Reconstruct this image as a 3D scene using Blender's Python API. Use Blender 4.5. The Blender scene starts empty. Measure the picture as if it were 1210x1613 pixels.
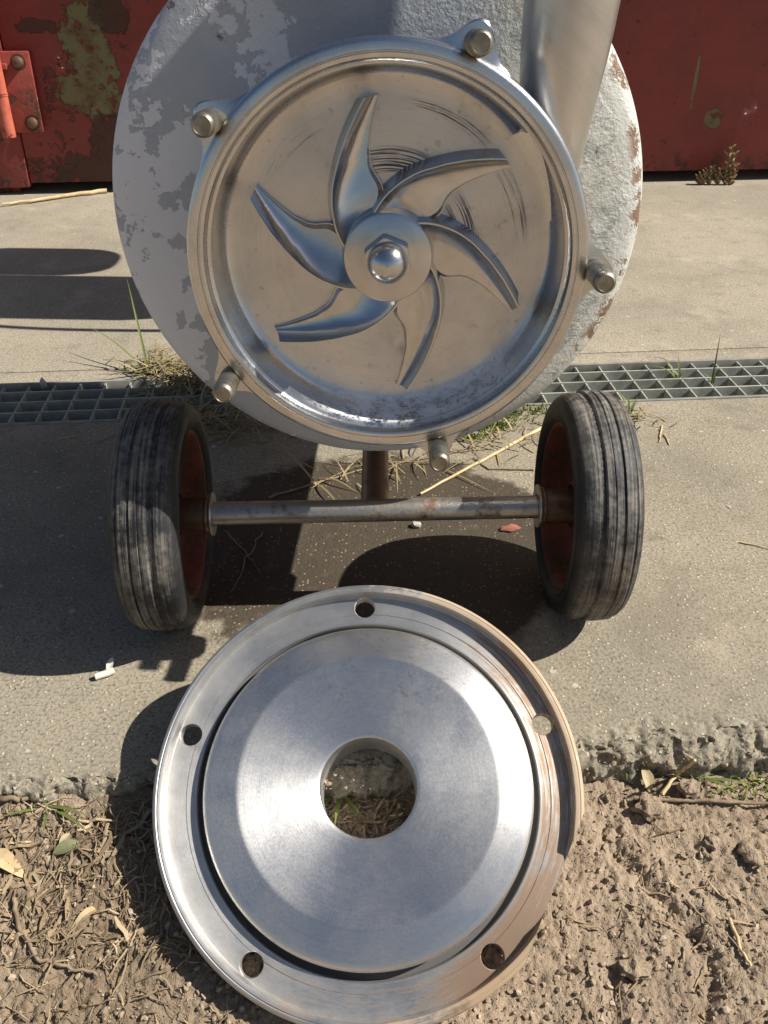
import bpy, bmesh, math, random
import numpy as np
from math import radians as R, sin, cos, pi
from mathutils import Vector, Matrix

random.seed(7)
rng = np.random.default_rng(11)
sc = bpy.context.scene
col = sc.collection

# ------------------------------------------------------------------ camera, sky, sun, exposure
FPX, IMG_W, IMG_H = 1400.0, 1210.0, 1613.0
PITCH = R(32.8)
CAM = Vector((0.0, -0.8866, 0.7089))
cd = bpy.data.cameras.new('camera')
cam = bpy.data.objects.new('camera', cd)
col.objects.link(cam)
cd.sensor_fit = 'VERTICAL'
cd.sensor_height = 24.0
cd.lens = 24.0 * FPX / IMG_H
cd.clip_start, cd.clip_end = 0.02, 500
cam.location = CAM
cam.rotation_euler = (pi / 2 - PITCH, 0, 0)
sc.camera = cam

SUN = Vector((1.0, -0.045, 1.0)).normalized()        # direction towards the sun
SUN_EL = math.asin(SUN.z)
SUN_AZ = math.atan2(SUN.x, SUN.y)                      # clockwise from +Y
world = bpy.data.worlds.new('World')
sc.world = world
world.use_nodes = True
wn = world.node_tree
bg = wn.nodes['Background']
sky = wn.nodes.new('ShaderNodeTexSky')
sky.sky_type = 'NISHITA'
sky.sun_disc = False
sky.sun_elevation = SUN_EL
sky.sun_rotation = SUN_AZ
sky.air_density, sky.dust_density, sky.ozone_density = 1.0, 1.4, 1.0
wn.links.new(sky.outputs[0], bg.inputs[0])
bg.inputs[1].default_value = 0.05
sl = bpy.data.lights.new('sun', 'SUN')
sl.energy = 5.0
sl.angle = R(0.53)
sl.color = (1.0, 0.95, 0.87)
so = bpy.data.objects.new('sun', sl)
col.objects.link(so)
so.location = SUN * 20
so.rotation_euler = SUN.to_track_quat('Z', 'Y').to_euler()
sc.view_settings.view_transform = 'Standard'
sc.view_settings.look = 'None'
sc.view_settings.exposure = 0.5
sc.view_settings.gamma = 1.0
sc.view_settings.use_curve_mapping = False
sc.cycles.use_denoising = True


def ray(px, py):
    a, b = (px - IMG_W / 2) / FPX, (IMG_H / 2 - py) / FPX
    return Vector((a, cos(PITCH) + b * sin(PITCH), -sin(PITCH) + b * cos(PITCH)))


def ground(px, py, z=0.0):
    r = ray(px, py)
    return CAM + r * ((z - CAM.z) / r.z)


# the yard (slab edge, gutter, container) runs at a small angle to the pump
YAW = R(4.8)
CU, SU = cos(YAW), sin(YAW)


def UV(u, v, z=0.0):
    return Vector((u * CU - v * SU, u * SU + v * CU, z))


def toUV(p):
    return p.x * CU + p.y * SU, -p.x * SU + p.y * CU


SLAB_V, GUT0, GUT1, WALL_V = -0.258, 0.542, 0.717, 2.24

# ------------------------------------------------------------------ helpers


def tag(o, label=None, cat=None, group=None, kind=None):
    if label: o['label'] = label
    if cat: o['category'] = cat
    if group: o['group'] = group
    if kind: o['kind'] = kind
    return o


def empty(name, loc=(0, 0, 0), rot=(0, 0, 0), parent=None):
    o = bpy.data.objects.new(name, None)
    col.objects.link(o)
    o.empty_display_size = 0.05
    o.location, o.rotation_euler = loc, rot
    if parent: o.parent = parent
    return o


def obj(name, me, mat=None, parent=None, mtx=None):
    o = bpy.data.objects.new(name, me)
    col.objects.link(o)
    if mat and not me.materials: me.materials.append(mat)
    if parent: o.parent = parent
    if mtx is not None: o.matrix_local = mtx
    return o


def mesh(name, V, F, smooth=True, angle=35, mat=None):
    me = bpy.data.meshes.new(name)
    me.from_pydata([tuple(v) for v in V], [], F)
    me.validate()
    finish(me, smooth, angle)
    if mat: me.materials.append(mat)
    return me


def finish(me, smooth=True, angle=35, normals=True):
    if normals:
        bm = bmesh.new(); bm.from_mesh(me)
        bmesh.ops.recalc_face_normals(bm, faces=bm.faces)
        bm.to_mesh(me); bm.free()
    me.polygons.foreach_set('use_smooth', [smooth] * len(me.polygons))
    if smooth and angle: me.set_sharp_from_angle(angle=R(angle))
    me.update()


def lathe(prof, n=96, rfun=None, cap0=False, cap1=False, closed=False):
    """profile [(r, z)] about the local Z axis"""
    V, F = [], []
    for i, (r, z) in enumerate(prof):
        for k in range(n):
            ph = 2 * pi * k / n
            rr = rfun(i, r, z, ph) if rfun else r
            V.append((rr * cos(ph), rr * sin(ph), z))
    m = len(prof)
    for i in range(m if closed else m - 1):
        for k in range(n):
            a, b = i * n + k, i * n + (k + 1) % n
            c, d = ((i + 1) % m) * n + (k + 1) % n, ((i + 1) % m) * n + k
            F.append((a, b, c, d))
    if cap0: F.append(tuple(range(n)))
    if cap1: F.append(tuple(range((m - 1) * n, m * n)))
    return V, F


def tube(path, rad, sides=12, cap=True):
    pts = [Vector(p) for p in path]
    V, F = [], []
    up = None
    for i, p in enumerate(pts):
        t = (pts[min(i + 1, len(pts) - 1)] - pts[max(i - 1, 0)]).normalized()
        if up is None:
            up = Vector((0, 0, 1)) if abs(t.z) < .9 else Vector((1, 0, 0))
        a = t.cross(up).normalized(); b = t.cross(a).normalized(); up = -b if b.dot(up) < 0 else b
        r = rad[i] if hasattr(rad, '__len__') else rad
        for k in range(sides):
            q = 2 * pi * k / sides
            V.append(p + a * (r * cos(q)) + up * (r * sin(q)))
    for i in range(len(pts) - 1):
        for k in range(sides):
            F.append((i * sides + k, i * sides + (k + 1) % sides, (i + 1) * sides + (k + 1) % sides, (i + 1) * sides + k))
    if cap:
        F.append(tuple(range(sides))); F.append(tuple(range((len(pts) - 1) * sides, len(pts) * sides)))
    return V, F


def box(x0, x1, y0, y1, z0, z1, bev=0.0, segs=2):
    me = bpy.data.meshes.new('box')
    bm = bmesh.new()
    bmesh.ops.create_cube(bm, size=1)
    for v in bm.verts:
        v.co = Vector((x0 + (v.co.x + .5) * (x1 - x0), y0 + (v.co.y + .5) * (y1 - y0), z0 + (v.co.z + .5) * (z1 - z0)))
    if bev: bmesh.ops.bevel(bm, geom=bm.edges[:], offset=bev, segments=segs, affect='EDGES', profile=.5)
    bm.to_mesh(me); bm.free()
    finish(me, True, 40)
    return me


def join(parts):
    V, F = [], []
    for v, f in parts:
        b = len(V); V += list(v); F += [tuple(i + b for i in q) for q in f]
    return V, F


def frame(origin, n, xref=(1, 0, 0)):
    n = Vector(n).normalized(); x = Vector(xref); x = (x - n * x.dot(n)).normalized(); y = n.cross(x)
    m = Matrix((x, y, n)).transposed().to_4x4(); m.translation = Vector(origin)
    return m


# vectorised gradient noise
_perm = rng.permutation(512)
_perm = np.concatenate([_perm, _perm, _perm])
_g = rng.normal(size=(512, 2)); _g /= np.linalg.norm(_g, axis=1)[:, None]


def gn(x, y):
    xi, yi = np.floor(x).astype(int), np.floor(y).astype(int)
    xf, yf = x - xi, y - yi
    s = lambda t: t * t * t * (t * (t * 6 - 15) + 10)
    u, v = s(xf), s(yf)
    def d(i, j):
        g = _g[_perm[(_perm[(xi + i) % 512] + yi + j) % 512]]
        return g[..., 0] * (xf - i) + g[..., 1] * (yf - j)
    return (d(0, 0) * (1 - u) + d(1, 0) * u) * (1 - v) + (d(0, 1) * (1 - u) + d(1, 1) * u) * v


def fbm(x, y, oct=4, gain=.5, lac=2.03):
    t, a = 0, 1.0
    for i in range(oct):
        t = t + a * gn(x + 17.3 * i, y - 9.1 * i); x, y, a = x * lac, y * lac, a * gain
    return t


def sstep(a, b, x):
    t = np.clip((x - a) / (b - a), 0, 1); return t * t * (3 - 2 * t)


# ------------------------------------------------------------------ materials


class Mat:
    def __init__(s, name, rough=.6, metal=0.0, color=(.5, .5, .5)):
        s.m = bpy.data.materials.new(name); s.m.use_nodes = True
        s.nt = s.m.node_tree; s.b = s.nt.nodes['Principled BSDF']
        s.b.inputs['Roughness'].default_value = rough
        s.b.inputs['Metallic'].default_value = metal
        s.b.inputs['Base Color'].default_value = (*color, 1)
        tc = s.nt.nodes.new('ShaderNodeTexCoord'); s.co = tc.outputs['Object']

    def n(s, t, **k):
        d = s.nt.nodes.new('ShaderNode' + t)
        for a, v in k.items(): setattr(d, a, v)
        return d

    def set(s, sock, v):
        if hasattr(v, 'node'): s.nt.links.new(v, sock)
        elif isinstance(v, (tuple, list)): sock.default_value = (*v, 1) if len(v) == 3 and len(sock.default_value) == 4 else v
        else: sock.default_value = v

    def math(s, op, a, b=0.0, c=None, clamp=False):
        d = s.n('Math', operation=op, use_clamp=clamp); s.set(d.inputs[0], a); s.set(d.inputs[1], b)
        if c is not None: s.set(d.inputs[2], c)
        return d.outputs[0]

    def noise(s, scale, detail=4, rough=.55, vec=None, dist=0.0, lac=2.0):
        d = s.n('TexNoise'); s.set(d.inputs['Vector'], vec or s.co)
        for k, v in dict(Scale=scale, Detail=detail, Roughness=rough, Distortion=dist, Lacunarity=lac).items(): d.inputs[k].default_value = v
        return d.outputs[0]

    def voro(s, scale, vec=None, feature='F1', out=0, rnd=1.0):
        d = s.n('TexVoronoi', feature=feature); s.set(d.inputs['Vector'], vec or s.co)
        d.inputs['Scale'].default_value = scale; d.inputs['Randomness'].default_value = rnd
        return d.outputs[out]

    def rng(s, x, a, b, c=0.0, d=1.0, smooth=True):
        k = s.n('MapRange', interpolation_type='SMOOTHSTEP' if smooth else 'LINEAR'); s.set(k.inputs[0], x)
        for i, v in zip((1, 2, 3, 4), (a, b, c, d)): k.inputs[i].default_value = v
        return k.outputs[0]

    def mix(s, f, a, b):
        d = s.n('Mix', data_type='RGBA'); s.set(d.inputs[0], f); s.set(d.inputs[6], a); s.set(d.inputs[7], b)
        return d.outputs[2]

    def fmix(s, f, a, b):
        d = s.n('Mix', data_type='FLOAT'); s.set(d.inputs[0], f); s.set(d.inputs[2], a); s.set(d.inputs[3], b)
        return d.outputs[0]

    def sep(s, v=None):
        d = s.n('SeparateXYZ'); s.set(d.inputs[0], v or s.co); return d.outputs

    def comb(s, x, y, z):
        d = s.n('CombineXYZ')
        for i, v in enumerate((x, y, z)): s.set(d.inputs[i], v)
        return d.outputs[0]

    def mapping(s, scale=(1, 1, 1), rot=(0, 0, 0), loc=(0, 0, 0), vec=None):
        d = s.n('Mapping'); s.set(d.inputs[0], vec or s.co)
        d.inputs['Scale'].default_value = scale; d.inputs['Rotation'].default_value = rot; d.inputs['Location'].default_value = loc
        return d.outputs[0]

    def polar(s):
        x, y, z = s.sep()
        r = s.math('SQRT', s.math('ADD', s.math('MULTIPLY', x, x), s.math('MULTIPLY', y, y)))
        return x, y, z, r, s.math('ARCTAN2', y, x)

    def blob(s, cx, cy, cz, rx, ry, rz, wob=.5, nz=None):
        """1 inside an uneven patch of its own place and shape"""
        v = s.mapping((1 / rx, 1 / ry, 1 / rz), loc=(-cx / rx, -cy / ry, -cz / rz))
        d = s.n('VectorMath', operation='LENGTH'); s.set(d.inputs[0], v)
        q = s.math('ADD', d.outputs['Value'], s.math('MULTIPLY', s.math('SUBTRACT', nz, .5), wob))
        return s.rng(q, 1.06, .94)

    def bump(s, h, strength=.3, dist=.002, normal=None):
        d = s.n('Bump'); d.inputs['Strength'].default_value = strength; d.inputs['Distance'].default_value = dist
        s.set(d.inputs['Height'], h)
        if normal: s.set(d.inputs['Normal'], normal)
        return d.outputs[0]

    def out(s, color=None, rough=None, normal=None, metal=None, **k):
        for nm, v in (('Base Color', color), ('Roughness', rough), ('Normal', normal), ('Metallic', metal)):
            if v is not None: s.set(s.b.inputs[nm], v)
        for nm, v in k.items(): s.set(s.b.inputs[nm.replace('_', ' ')], v)
        return s.m


def mx(m, *ms):
    r = ms[0]
    for k in ms[1:]: r = m.math('MAXIMUM', r, k)
    return r


def m_concrete(name, tint=(.345, .302, .225), dark=(.17, .14, .11)):
    m = Mat(name)
    big = m.noise(2.3, 5, .6); mid = m.noise(22, 6, .65); fine = m.noise(260, 3, .6)
    c = m.mix(m.rng(big, .35, .7), tint, tuple(x * .76 for x in tint))
    c = m.mix(m.rng(mid, .52, .78), c, tuple(x * .6 for x in tint))
    c = m.mix(m.rng(fine, .42, .68, 0, .75), c, tuple(x * .40 for x in tint))
    stn = m.rng(m.noise(4.5, 6, .7, dist=.6), .50, .66, 0, .55)
    c = m.mix(stn, c, tuple(x * .58 for x in tint))
    c = m.mix(m.rng(m.noise(7, 5, .65), .56, .72, 0, .4), c, (tint[0] * 1.22, tint[1] * 1.2, tint[2] * 1.16))
    v = m.voro(190); vc = m.voro(190, out=1)
    r_, g_, b_ = m.sep(vc)
    spk = m.math('MULTIPLY', m.rng(v, .36, .22), m.rng(r_, .74, .84))
    c = m.mix(m.math('MULTIPLY', spk, .62), c, (.62, .55, .44))
    spd = m.math('MULTIPLY', m.rng(v, .42, .25), m.rng(g_, .86, .9))
    c = m.mix(m.math('MULTIPLY', spd, .7), c, (.12, .10, .085))
    v2 = m.voro(46); q = m.sep(m.voro(46, out=1))
    st = m.math('MULTIPLY', m.rng(v2, .20, .15), m.rng(q[0], .93, .96))
    c = m.mix(m.math('MULTIPLY', st, .6), c, (.58, .53, .45))
    pit = m.math('MULTIPLY', m.rng(m.voro(46), .13, .08), m.rng(q[1], .78, .82))
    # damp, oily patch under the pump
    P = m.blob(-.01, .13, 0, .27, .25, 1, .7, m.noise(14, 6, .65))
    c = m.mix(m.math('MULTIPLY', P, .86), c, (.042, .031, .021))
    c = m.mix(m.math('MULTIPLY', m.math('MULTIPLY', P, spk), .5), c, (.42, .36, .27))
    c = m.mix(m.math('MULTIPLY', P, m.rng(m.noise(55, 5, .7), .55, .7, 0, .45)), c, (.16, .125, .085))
    h = m.math('ADD', m.math('MULTIPLY', fine, .7), m.math('ADD', m.math('MULTIPLY', mid, .8), m.math('MULTIPLY', spk, .5)))
    h = m.math('SUBTRACT', h, m.math('MULTIPLY', pit, 1.2))
    return m.out(c, m.fmix(P, .92, .5), m.bump(h, .75, .0022), Specular_IOR_Level=.3)


def m_soil():
    m = Mat('dry_soil')
    a, b, c_ = m.noise(5, 5, .6), m.noise(45, 6, .65), m.noise(320, 4, .6)
    c = m.mix(m.rng(a, .35, .65), (.37, .285, .20), (.275, .21, .148))
    c = m.mix(m.rng(b, .48, .75), c, (.19, .14, .095))
    c = m.mix(m.rng(c_, .55, .8, 0, .6), c, (.47, .38, .28))
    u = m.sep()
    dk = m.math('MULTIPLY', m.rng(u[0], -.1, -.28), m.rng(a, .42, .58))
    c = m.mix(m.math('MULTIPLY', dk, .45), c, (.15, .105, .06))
    h = m.math('ADD', m.math('MULTIPLY', b, 1.2), m.math('MULTIPLY', c_, .5))
    return m.out(c, .95, m.bump(h, 1.0, .005), Specular_IOR_Level=.2)


def m_steel(name, color=(.56, .545, .52), rough=.3, aniso=.35, stain=None, brush=900, bs=.12):
    m = Mat(name, rough, 1.0, color)
    x, y, z, r, a = m.polar()
    ring = m.noise(1, 3, .7, m.comb(m.math('MULTIPLY', r, brush), m.math('MULTIPLY', x, 14), m.math('MULTIPLY', y, 14)))
    cloud = m.noise(16, 5, .6)
    fine = m.noise(420, 3, .6)
    c = m.mix(m.rng(cloud, .4, .75, 0, .6), color, tuple(q * .72 for q in color))
    c = m.mix(m.rng(ring, .45, .8, 0, .35), c, tuple(q * .6 for q in color))
    ro = m.math('ADD', rough, m.math('ADD', m.math('MULTIPLY', m.math('SUBTRACT', cloud, .5), .3), m.math('MULTIPLY', m.math('SUBTRACT', fine, .5), .12)))
    metal = 1.0
    if stain: c, ro, metal = stain(m, c, ro, x, y, z, r, a)
    t = m.n('Tangent', direction_type='RADIAL', axis='Z')
    m.out(c, ro, m.bump(m.math('ADD', ring, m.math('MULTIPLY', fine, .4)), bs, .0006), metal)
    m.b.inputs['Anisotropic'].default_value = aniso
    m.set(m.b.inputs['Tangent'], t.outputs[0])
    m.b.inputs['Anisotropic Rotation'].default_value = .25
    return m.m


def lid_stain(m, c, ro, x, y, z, r, a):
    nz = m.noise(38, 6, .7)
    streak = m.noise(1, 5, .7, m.comb(m.math('MULTIPLY', r, 330), m.math('MULTIPLY', x, 22), m.math('MULTIPLY', y, 22)))
    fl = m.rng(r, .163, .170)
    c = m.mix(m.math('MULTIPLY', fl, m.rng(m.noise(26, 6, .7), .35, .65, .45, .85)), c, (.46, .45, .43))
    scr = m.rng(m.noise(1, 4, .8, m.comb(m.math('MULTIPLY', r, 1500), m.math('MULTIPLY', x, 5), m.math('MULTIPLY', y, 5))), .58, .66, 0, .3)
    c = m.mix(scr, c, (.40, .39, .38))
    wst = m.rng(m.noise(12, 6, .72), .54, .64, 0, .11)
    c = m.mix(wst, c, (.50, .46, .41))
    ro = m.math('ADD', ro, m.math('MULTIPLY', wst, .3))
    side = m.math('ADD', m.rng(x, .02, .15, .0, .33), m.math('MULTIPLY', m.rng(y, -.06, -.17), .22))
    k = m.rng(m.math('ADD', m.math('ADD', m.math('MULTIPLY', nz, .3), m.math('MULTIPLY', streak, .75)), side), .72, .92)
    k = m.math('MULTIPLY', k, fl)
    c = m.mix(m.math('MULTIPLY', k, .85), c, (.34, .215, .125))
    lip = m.math('MULTIPLY', m.rng(r, .1955, .1975), m.rng(m.math('ADD', nz, m.rng(x, -.1, .12, -.3, .18)), .38, .62))
    c = m.mix(m.math('MULTIPLY', lip, .75), c, (.42, .31, .19))
    dust = m.math('MULTIPLY', m.rng(y, .04, .11), m.math('MULTIPLY', m.rng(r, .160, .15), m.math('MULTIPLY', m.rng(m.noise(34, 6, .7), .5, .62), m.rng(m.noise(240, 4, .6), .5, .62))))
    dust = m.math('MULTIPLY', dust, .4)
    c = m.mix(dust, c, (.24, .19, .14))
    rust_and_shade = mx(m, m.math('MULTIPLY', k, .35), m.math('MULTIPLY', lip, .9))
    ro = m.math('ADD', ro, m.math('MULTIPLY', fl, .13))
    # shade in the groove round the boss, painted into the colour
    groove_shade = m.math('MULTIPLY', m.math('MULTIPLY', m.rng(r, .1556, .1562), m.rng(r, .1652, .1646)), m.rng(z, .004, -.001))
    c = m.mix(m.math('MULTIPLY', groove_shade, .9), c, (.045, .042, .04))
    rust_and_shade = mx(m, rust_and_shade, groove_shade)  # the painted groove shade joins the rust in this mask
    return c, m.fmix(rust_and_shade, ro, .72), m.math('SUBTRACT', 1.0, m.math('MULTIPLY', rust_and_shade, .9))


def casing_stain(m, c, ro, x, y, z, r, a):
    nz = m.noise(60, 6, .72)
    plate = m.math('MULTIPLY', m.rng(z, -.045, -.052), m.rng(r, .150, .143))
    warm = m.math('MULTIPLY', plate, m.rng(y, -.14, .0, .25, .8))
    c = m.mix(m.math('MULTIPLY', warm, .3), c, (.47, .415, .365))
    disc = m.math('MULTIPLY', plate, m.rng(m.math('ADD', r, m.math('MULTIPLY', m.math('SUBTRACT', m.noise(18, 4, .6), .5), .012)), .133, .129))
    tr = m.noise(1, 5, .75, m.comb(m.math('MULTIPLY', r, 700), m.math('MULTIPLY', x, 9), m.math('MULTIPLY', y, 9)))
    c = m.mix(m.math('MULTIPLY', disc, m.rng(tr, .42, .72, .05, .55)), c, (.60, .56, .51))
    blot = m.math('MULTIPLY', plate, m.rng(m.noise(21, 6, .7), .52, .7))
    c = m.mix(m.math('MULTIPLY', blot, .22), c, (.28, .24, .21))
    c = m.mix(m.math('MULTIPLY', plate, m.rng(m.noise(170, 4, .6), .62, .74, 0, .4)), c, (.20, .14, .10))
    # scuffs the impeller left, as arcs
    rn = m.noise(1, 4, .75, m.comb(m.math('MULTIPLY', r, 620), m.math('MULTIPLY', x, 11), m.math('MULTIPLY', y, 11)))
    def arc(r0, r1, a0, a1, th):
        k = m.math('MULTIPLY', m.math('MULTIPLY', m.rng(r, r0 - .002, r0 + .002), m.rng(r, r1 + .003, r1 - .003)),
                   m.math('MULTIPLY', m.rng(a, a0, a0 + .35), m.rng(a, a1, a1 - .35)))
        return m.math('MULTIPLY', m.math('MULTIPLY', k, m.rng(rn, th, th + .08)), plate)
    sc_ = mx(m, arc(.120, .132, .70, 1.6, .5), arc(.114, .128, .0, .75, .5), arc(.062, .085, -.05, .75, .47), arc(.066, .088, .95, 1.95, .47), arc(.117, .128, 1.9, 2.7, .56))
    c = m.mix(m.math('MULTIPLY', sc_, .85), c, (.06, .036, .025))
    # white residue in the bottom of the bowl
    wall = m.math('MULTIPLY', m.rng(r, .138, .146), m.rng(z, -.008, -.02))
    wd = m.math('MULTIPLY', m.math('MULTIPLY', wall, m.rng(y, -.075, -.11)), m.rng(x, -.09, -.02))
    wd = m.math('MULTIPLY', wd, m.rng(m.math('ADD', m.math('MULTIPLY', nz, .6), m.math('MULTIPLY', m.noise(300, 3, .6), .4)), .42, .54))
    c = m.mix(wd, c, (.82, .84, .87))
    gr = m.math('MULTIPLY', m.rng(m.noise(25, 6, .7), .58, .75), m.math('MULTIPLY', m.rng(y, .0, -.13), .5))
    c = m.mix(m.math('MULTIPLY', gr, .7), c, (.12, .10, .085))
    # yellowish film on the flange and the casing flank
    fl = m.math('MULTIPLY', m.rng(r, .154, .158), m.rng(m.noise(24, 5, .65), .45, .62))
    c = m.mix(m.math('MULTIPLY', fl, .22), c, (.50, .42, .31))
    dirt = mx(m, m.math('MULTIPLY', wd, .95), sc_, m.math('MULTIPLY', gr, .5))
    ro = m.math('ADD', ro, m.math('MULTIPLY', plate, .1))
    return c, m.fmix(dirt, ro, .8), m.math('SUBTRACT', 1.0, m.math('MULTIPLY', dirt, .9))


def m_drum():
    m = Mat('grey_drum_paint')
    x, y, z, r, a = m.polar()
    n1 = m.noise(13, 6, .62); n2 = m.noise(60, 5, .65); n3 = m.noise(210, 4, .6)
    patch = m.rng(m.math('ADD', m.math('ADD', m.math('MULTIPLY', n1, .85), m.math('MULTIPLY', n2, .5)), m.rng(x, -.15, -.235, -.11, .03)), .635, .65)
    c = m.mix(m.rng(n1, .3, .7), (.42, .45, .49), (.49, .515, .55))
    c = m.mix(m.math('MULTIPLY', patch, m.rng(x, .06, -.08)), c, (.74, .76, .79))
    # right side: thick blistered pale coat
    rt = m.rng(m.math('ADD', x, m.math('MULTIPLY', m.math('SUBTRACT', n1, .5), .2)), .05, .13)
    c2 = m.mix(m.rng(n2, .42, .6), (.62, .62, .57), (.40, .42, .40))
    c2 = m.mix(m.rng(n3, .54, .68, 0, .6), c2, (.24, .23, .18))
    c2 = m.mix(m.rng(m.noise(30, 5, .65), .62, .74), c2, (.33, .21, .10))
    c2 = m.mix(m.rng(m.noise(9, 5, .65), .5, .66, 0, .6), c2, (.46, .42, .31))
    band = m.rng(m.math('ADD', r, m.math('MULTIPLY', m.math('SUBTRACT', m.noise(22, 6, .7), .5), .05)), .232, .235)
    c2 = m.mix(m.math('MULTIPLY', band, .85), c2, (.60, .61, .56))
    c = m.mix(rt, c, c2)
    up = m.rng(m.math('ADD', m.math('SUBTRACT', y, m.math('ABSOLUTE', m.math('MULTIPLY', x, .5))), m.math('MULTIPLY', n1, .1)),   .12, .2)
    ol = m.blob(.085, .245, 0, .045, .02, 1, 1.2, m.noise(40, 5, .6))
    c = m.mix(m.math('MULTIPLY', ol, .7), c, (.25, .21, .12))
    # rust specks and rusty rim
    sp = m.rng(m.noise(48, 5, .7), .66, .71)
    edge = m.math('MULTIPLY', m.rng(r, .238, .252), m.rng(m.math('ADD', m.noise(26, 6, .7), m.rng(x, -.2, .25, -.1, .06)), .57, .64))
    ru = mx(m, m.math('MULTIPLY', sp, .8), m.math('MULTIPLY', edge, .9))
    c = m.mix(ru, c, (.17, .075, .03))
    rough_amt = m.math('MULTIPLY', mx(m, rt, m.math('MULTIPLY', up, .9)), m.math('SUBTRACT', 1.0, m.math('MULTIPLY', band, .8)))
    blis = m.math('ADD', m.math('MULTIPLY', m.noise(110, 7, .75), 1.0), m.math('MULTIPLY', n3, .8))
    h = m.math('ADD', m.math('MULTIPLY', blis, m.math('ADD', m.math('MULTIPLY', rough_amt, 1.0), .14)), m.math('ADD', m.math('MULTIPLY', patch, -.18), m.math('MULTIPLY', m.math('MULTIPLY', band, rt), .5)))
    h = m.math('SUBTRACT', h, m.math('MULTIPLY', ru, .25))
    return m.out(c, m.fmix(ru, .46, .85), m.bump(h, .8, .0045))


def m_rustred(name='rusty_red_rim'):
    m = Mat(name)
    n1, n2 = m.noise(30, 6, .65), m.noise(160, 4, .6)
    c = m.mix(m.rng(n1, .42, .6), (.19, .045, .028), (.10, .042, .018))
    c = m.mix(m.rng(n2, .55, .75, 0, .7), c, (.26, .10, .035))
    return m.out(c, .75, m.bump(m.math('ADD', n1, n2), .5, .0015))


def m_axle(name='worn_axle_steel', col=(.46, .43, .39)):
    m = Mat(name)
    n1, n2 = m.noise(24, 6, .68), m.noise(190, 4, .6)
    k = m.rng(n1, .53, .70)
    c = m.mix(k, col, (.17, .10, .06))
    c = m.mix(m.rng(n2, .55, .75, 0, .5), c, (.10, .07, .05))
    return m.out(c, m.fmix(k, .38, .7), m.bump(m.math('ADD', m.math('MULTIPLY', n1, .6), n2), .35, .001), m.fmix(k, .85, .25))


def m_tyre():
    m = Mat('dusty_rubber')
    x, y, z, r, a = m.polar()
    n1, n2, n3 = m.noise(17, 6, .65), m.noise(140, 5, .65), m.noise(8, 3, .5)
    st = m.noise(1, 5, .7, m.comb(m.math('MULTIPLY', z, 420), m.math('MULTIPLY', x, 9), m.math('MULTIPLY', y, 9)))
    k = m.rng(m.math('ADD', m.math('ADD', m.math('MULTIPLY', n1, .5), m.math('MULTIPLY', n2, .3)), m.math('MULTIPLY', st, .5)), .54, .84, 0, .75)
    k = m.math('MULTIPLY', k, m.rng(r, .126, .136, .14, 1.0))
    c = m.mix(k, (.014, .015, .017), (.36, .325, .275))
    c = m.mix(m.math('MULTIPLY', m.rng(n3, .56, .7), .15), c, (.30, .22, .14))
    h = m.math('ADD', m.math('MULTIPLY', n2, .8), st)
    return m.out(c, m.fmix(k, .55, .9), m.bump(h, .5, .0016))


def m_container():
    m = Mat('peeling_red_paint')
    n1, n2, n3 = m.noise(5, 6, .65), m.noise(28, 6, .68), m.noise(150, 4, .6)
    nz = m.math('ADD', m.math('MULTIPLY', m.math('SUBTRACT', m.noise(16, 7, .72), .5), 2.2), .5)
    x, y, z = m.sep()
    c = m.mix(m.rng(n1, .35, .7), (.235, .037, .031), (.175, .029, .025))
    c = m.mix(m.rng(n2, .55, .75, 0, .5), c, (.095, .018, .015))
    olive = mx(m, m.blob(-.72, 0, .43, .075, 1, .13, 1.1, nz), m.blob(-.735, 0, .30, .10, 1, .075, 1.1, nz), m.blob(1.30, 0, .20, .03, 1, .03, 1.4, m.noise(24, 5, .65)),
               m.blob(1.215, 0, .31, .006, 1, .09, 1.2, m.noise(24, 5, .65)), m.blob(1.9, 0, .75, .12, 1, .2, 1.3, nz), m.blob(-2.1, 0, .8, .2, 1, .4, 1.4, nz), m.blob(.4, 0, 1.3, .3, 1, .3, 1.4, nz))
    olive = m.math('MULTIPLY', olive, m.rng(m.noise(26, 6, .7), .60, .57))
    oc = m.mix(m.rng(m.noise(13, 5, .65), .42, .6), (.165, .15, .07), (.13, .08, .032))
    c = m.mix(olive, c, oc)
    dark = mx(m, m.blob(-.69, 0, .185, .07, 1, .055, 1.3, nz), m.blob(-.65, 0, .52, .05, 1, .07, 1.3, nz), m.blob(-.72, 0, .08, .2, 1, .05, 1.3, nz), m.blob(-.86, 0, .49, .06, 1, .02, 1.3, nz),
              m.math('MULTIPLY', m.rng(m.math('ADD', z, m.math('MULTIPLY', nz, .12)), .17, .09), m.rng(n2, .45, .58)))
    c = m.mix(m.math('MULTIPLY', dark, .85), c, (.045, .022, .014))
    fl = m.rng(m.math('ADD', m.noise(17, 7, .7), m.math('MULTIPLY', mx(m, m.blob(-.76, 0, .2, .26, 1, .22, .4, nz)), .07)), .63, .65)
    c = m.mix(m.math('MULTIPLY', fl, .7), c, (.075, .028, .018))
    h = m.math('SUBTRACT', m.math('ADD', m.math('MULTIPLY', n2, .5), m.math('MULTIPLY', n3, .15)), m.math('MULTIPLY', mx(m, olive, fl, m.math('MULTIPLY', dark, .6)), .5))
    return m.out(c, .62, m.bump(h, .9, .009))


def m_simple(name, c1, c2, scale=20, rough=.8, bs=.3, bd=.001, metal=0.0):
    m = Mat(name)
    a, b = m.noise(scale, 5, .6), m.noise(scale * 7, 3, .6)
    c = m.mix(m.rng(a, .35, .68), c1, c2)
    return m.out(c, rough, m.bump(m.math('ADD', a, m.math('MULTIPLY', b, .6)), bs, bd), metal)


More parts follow.
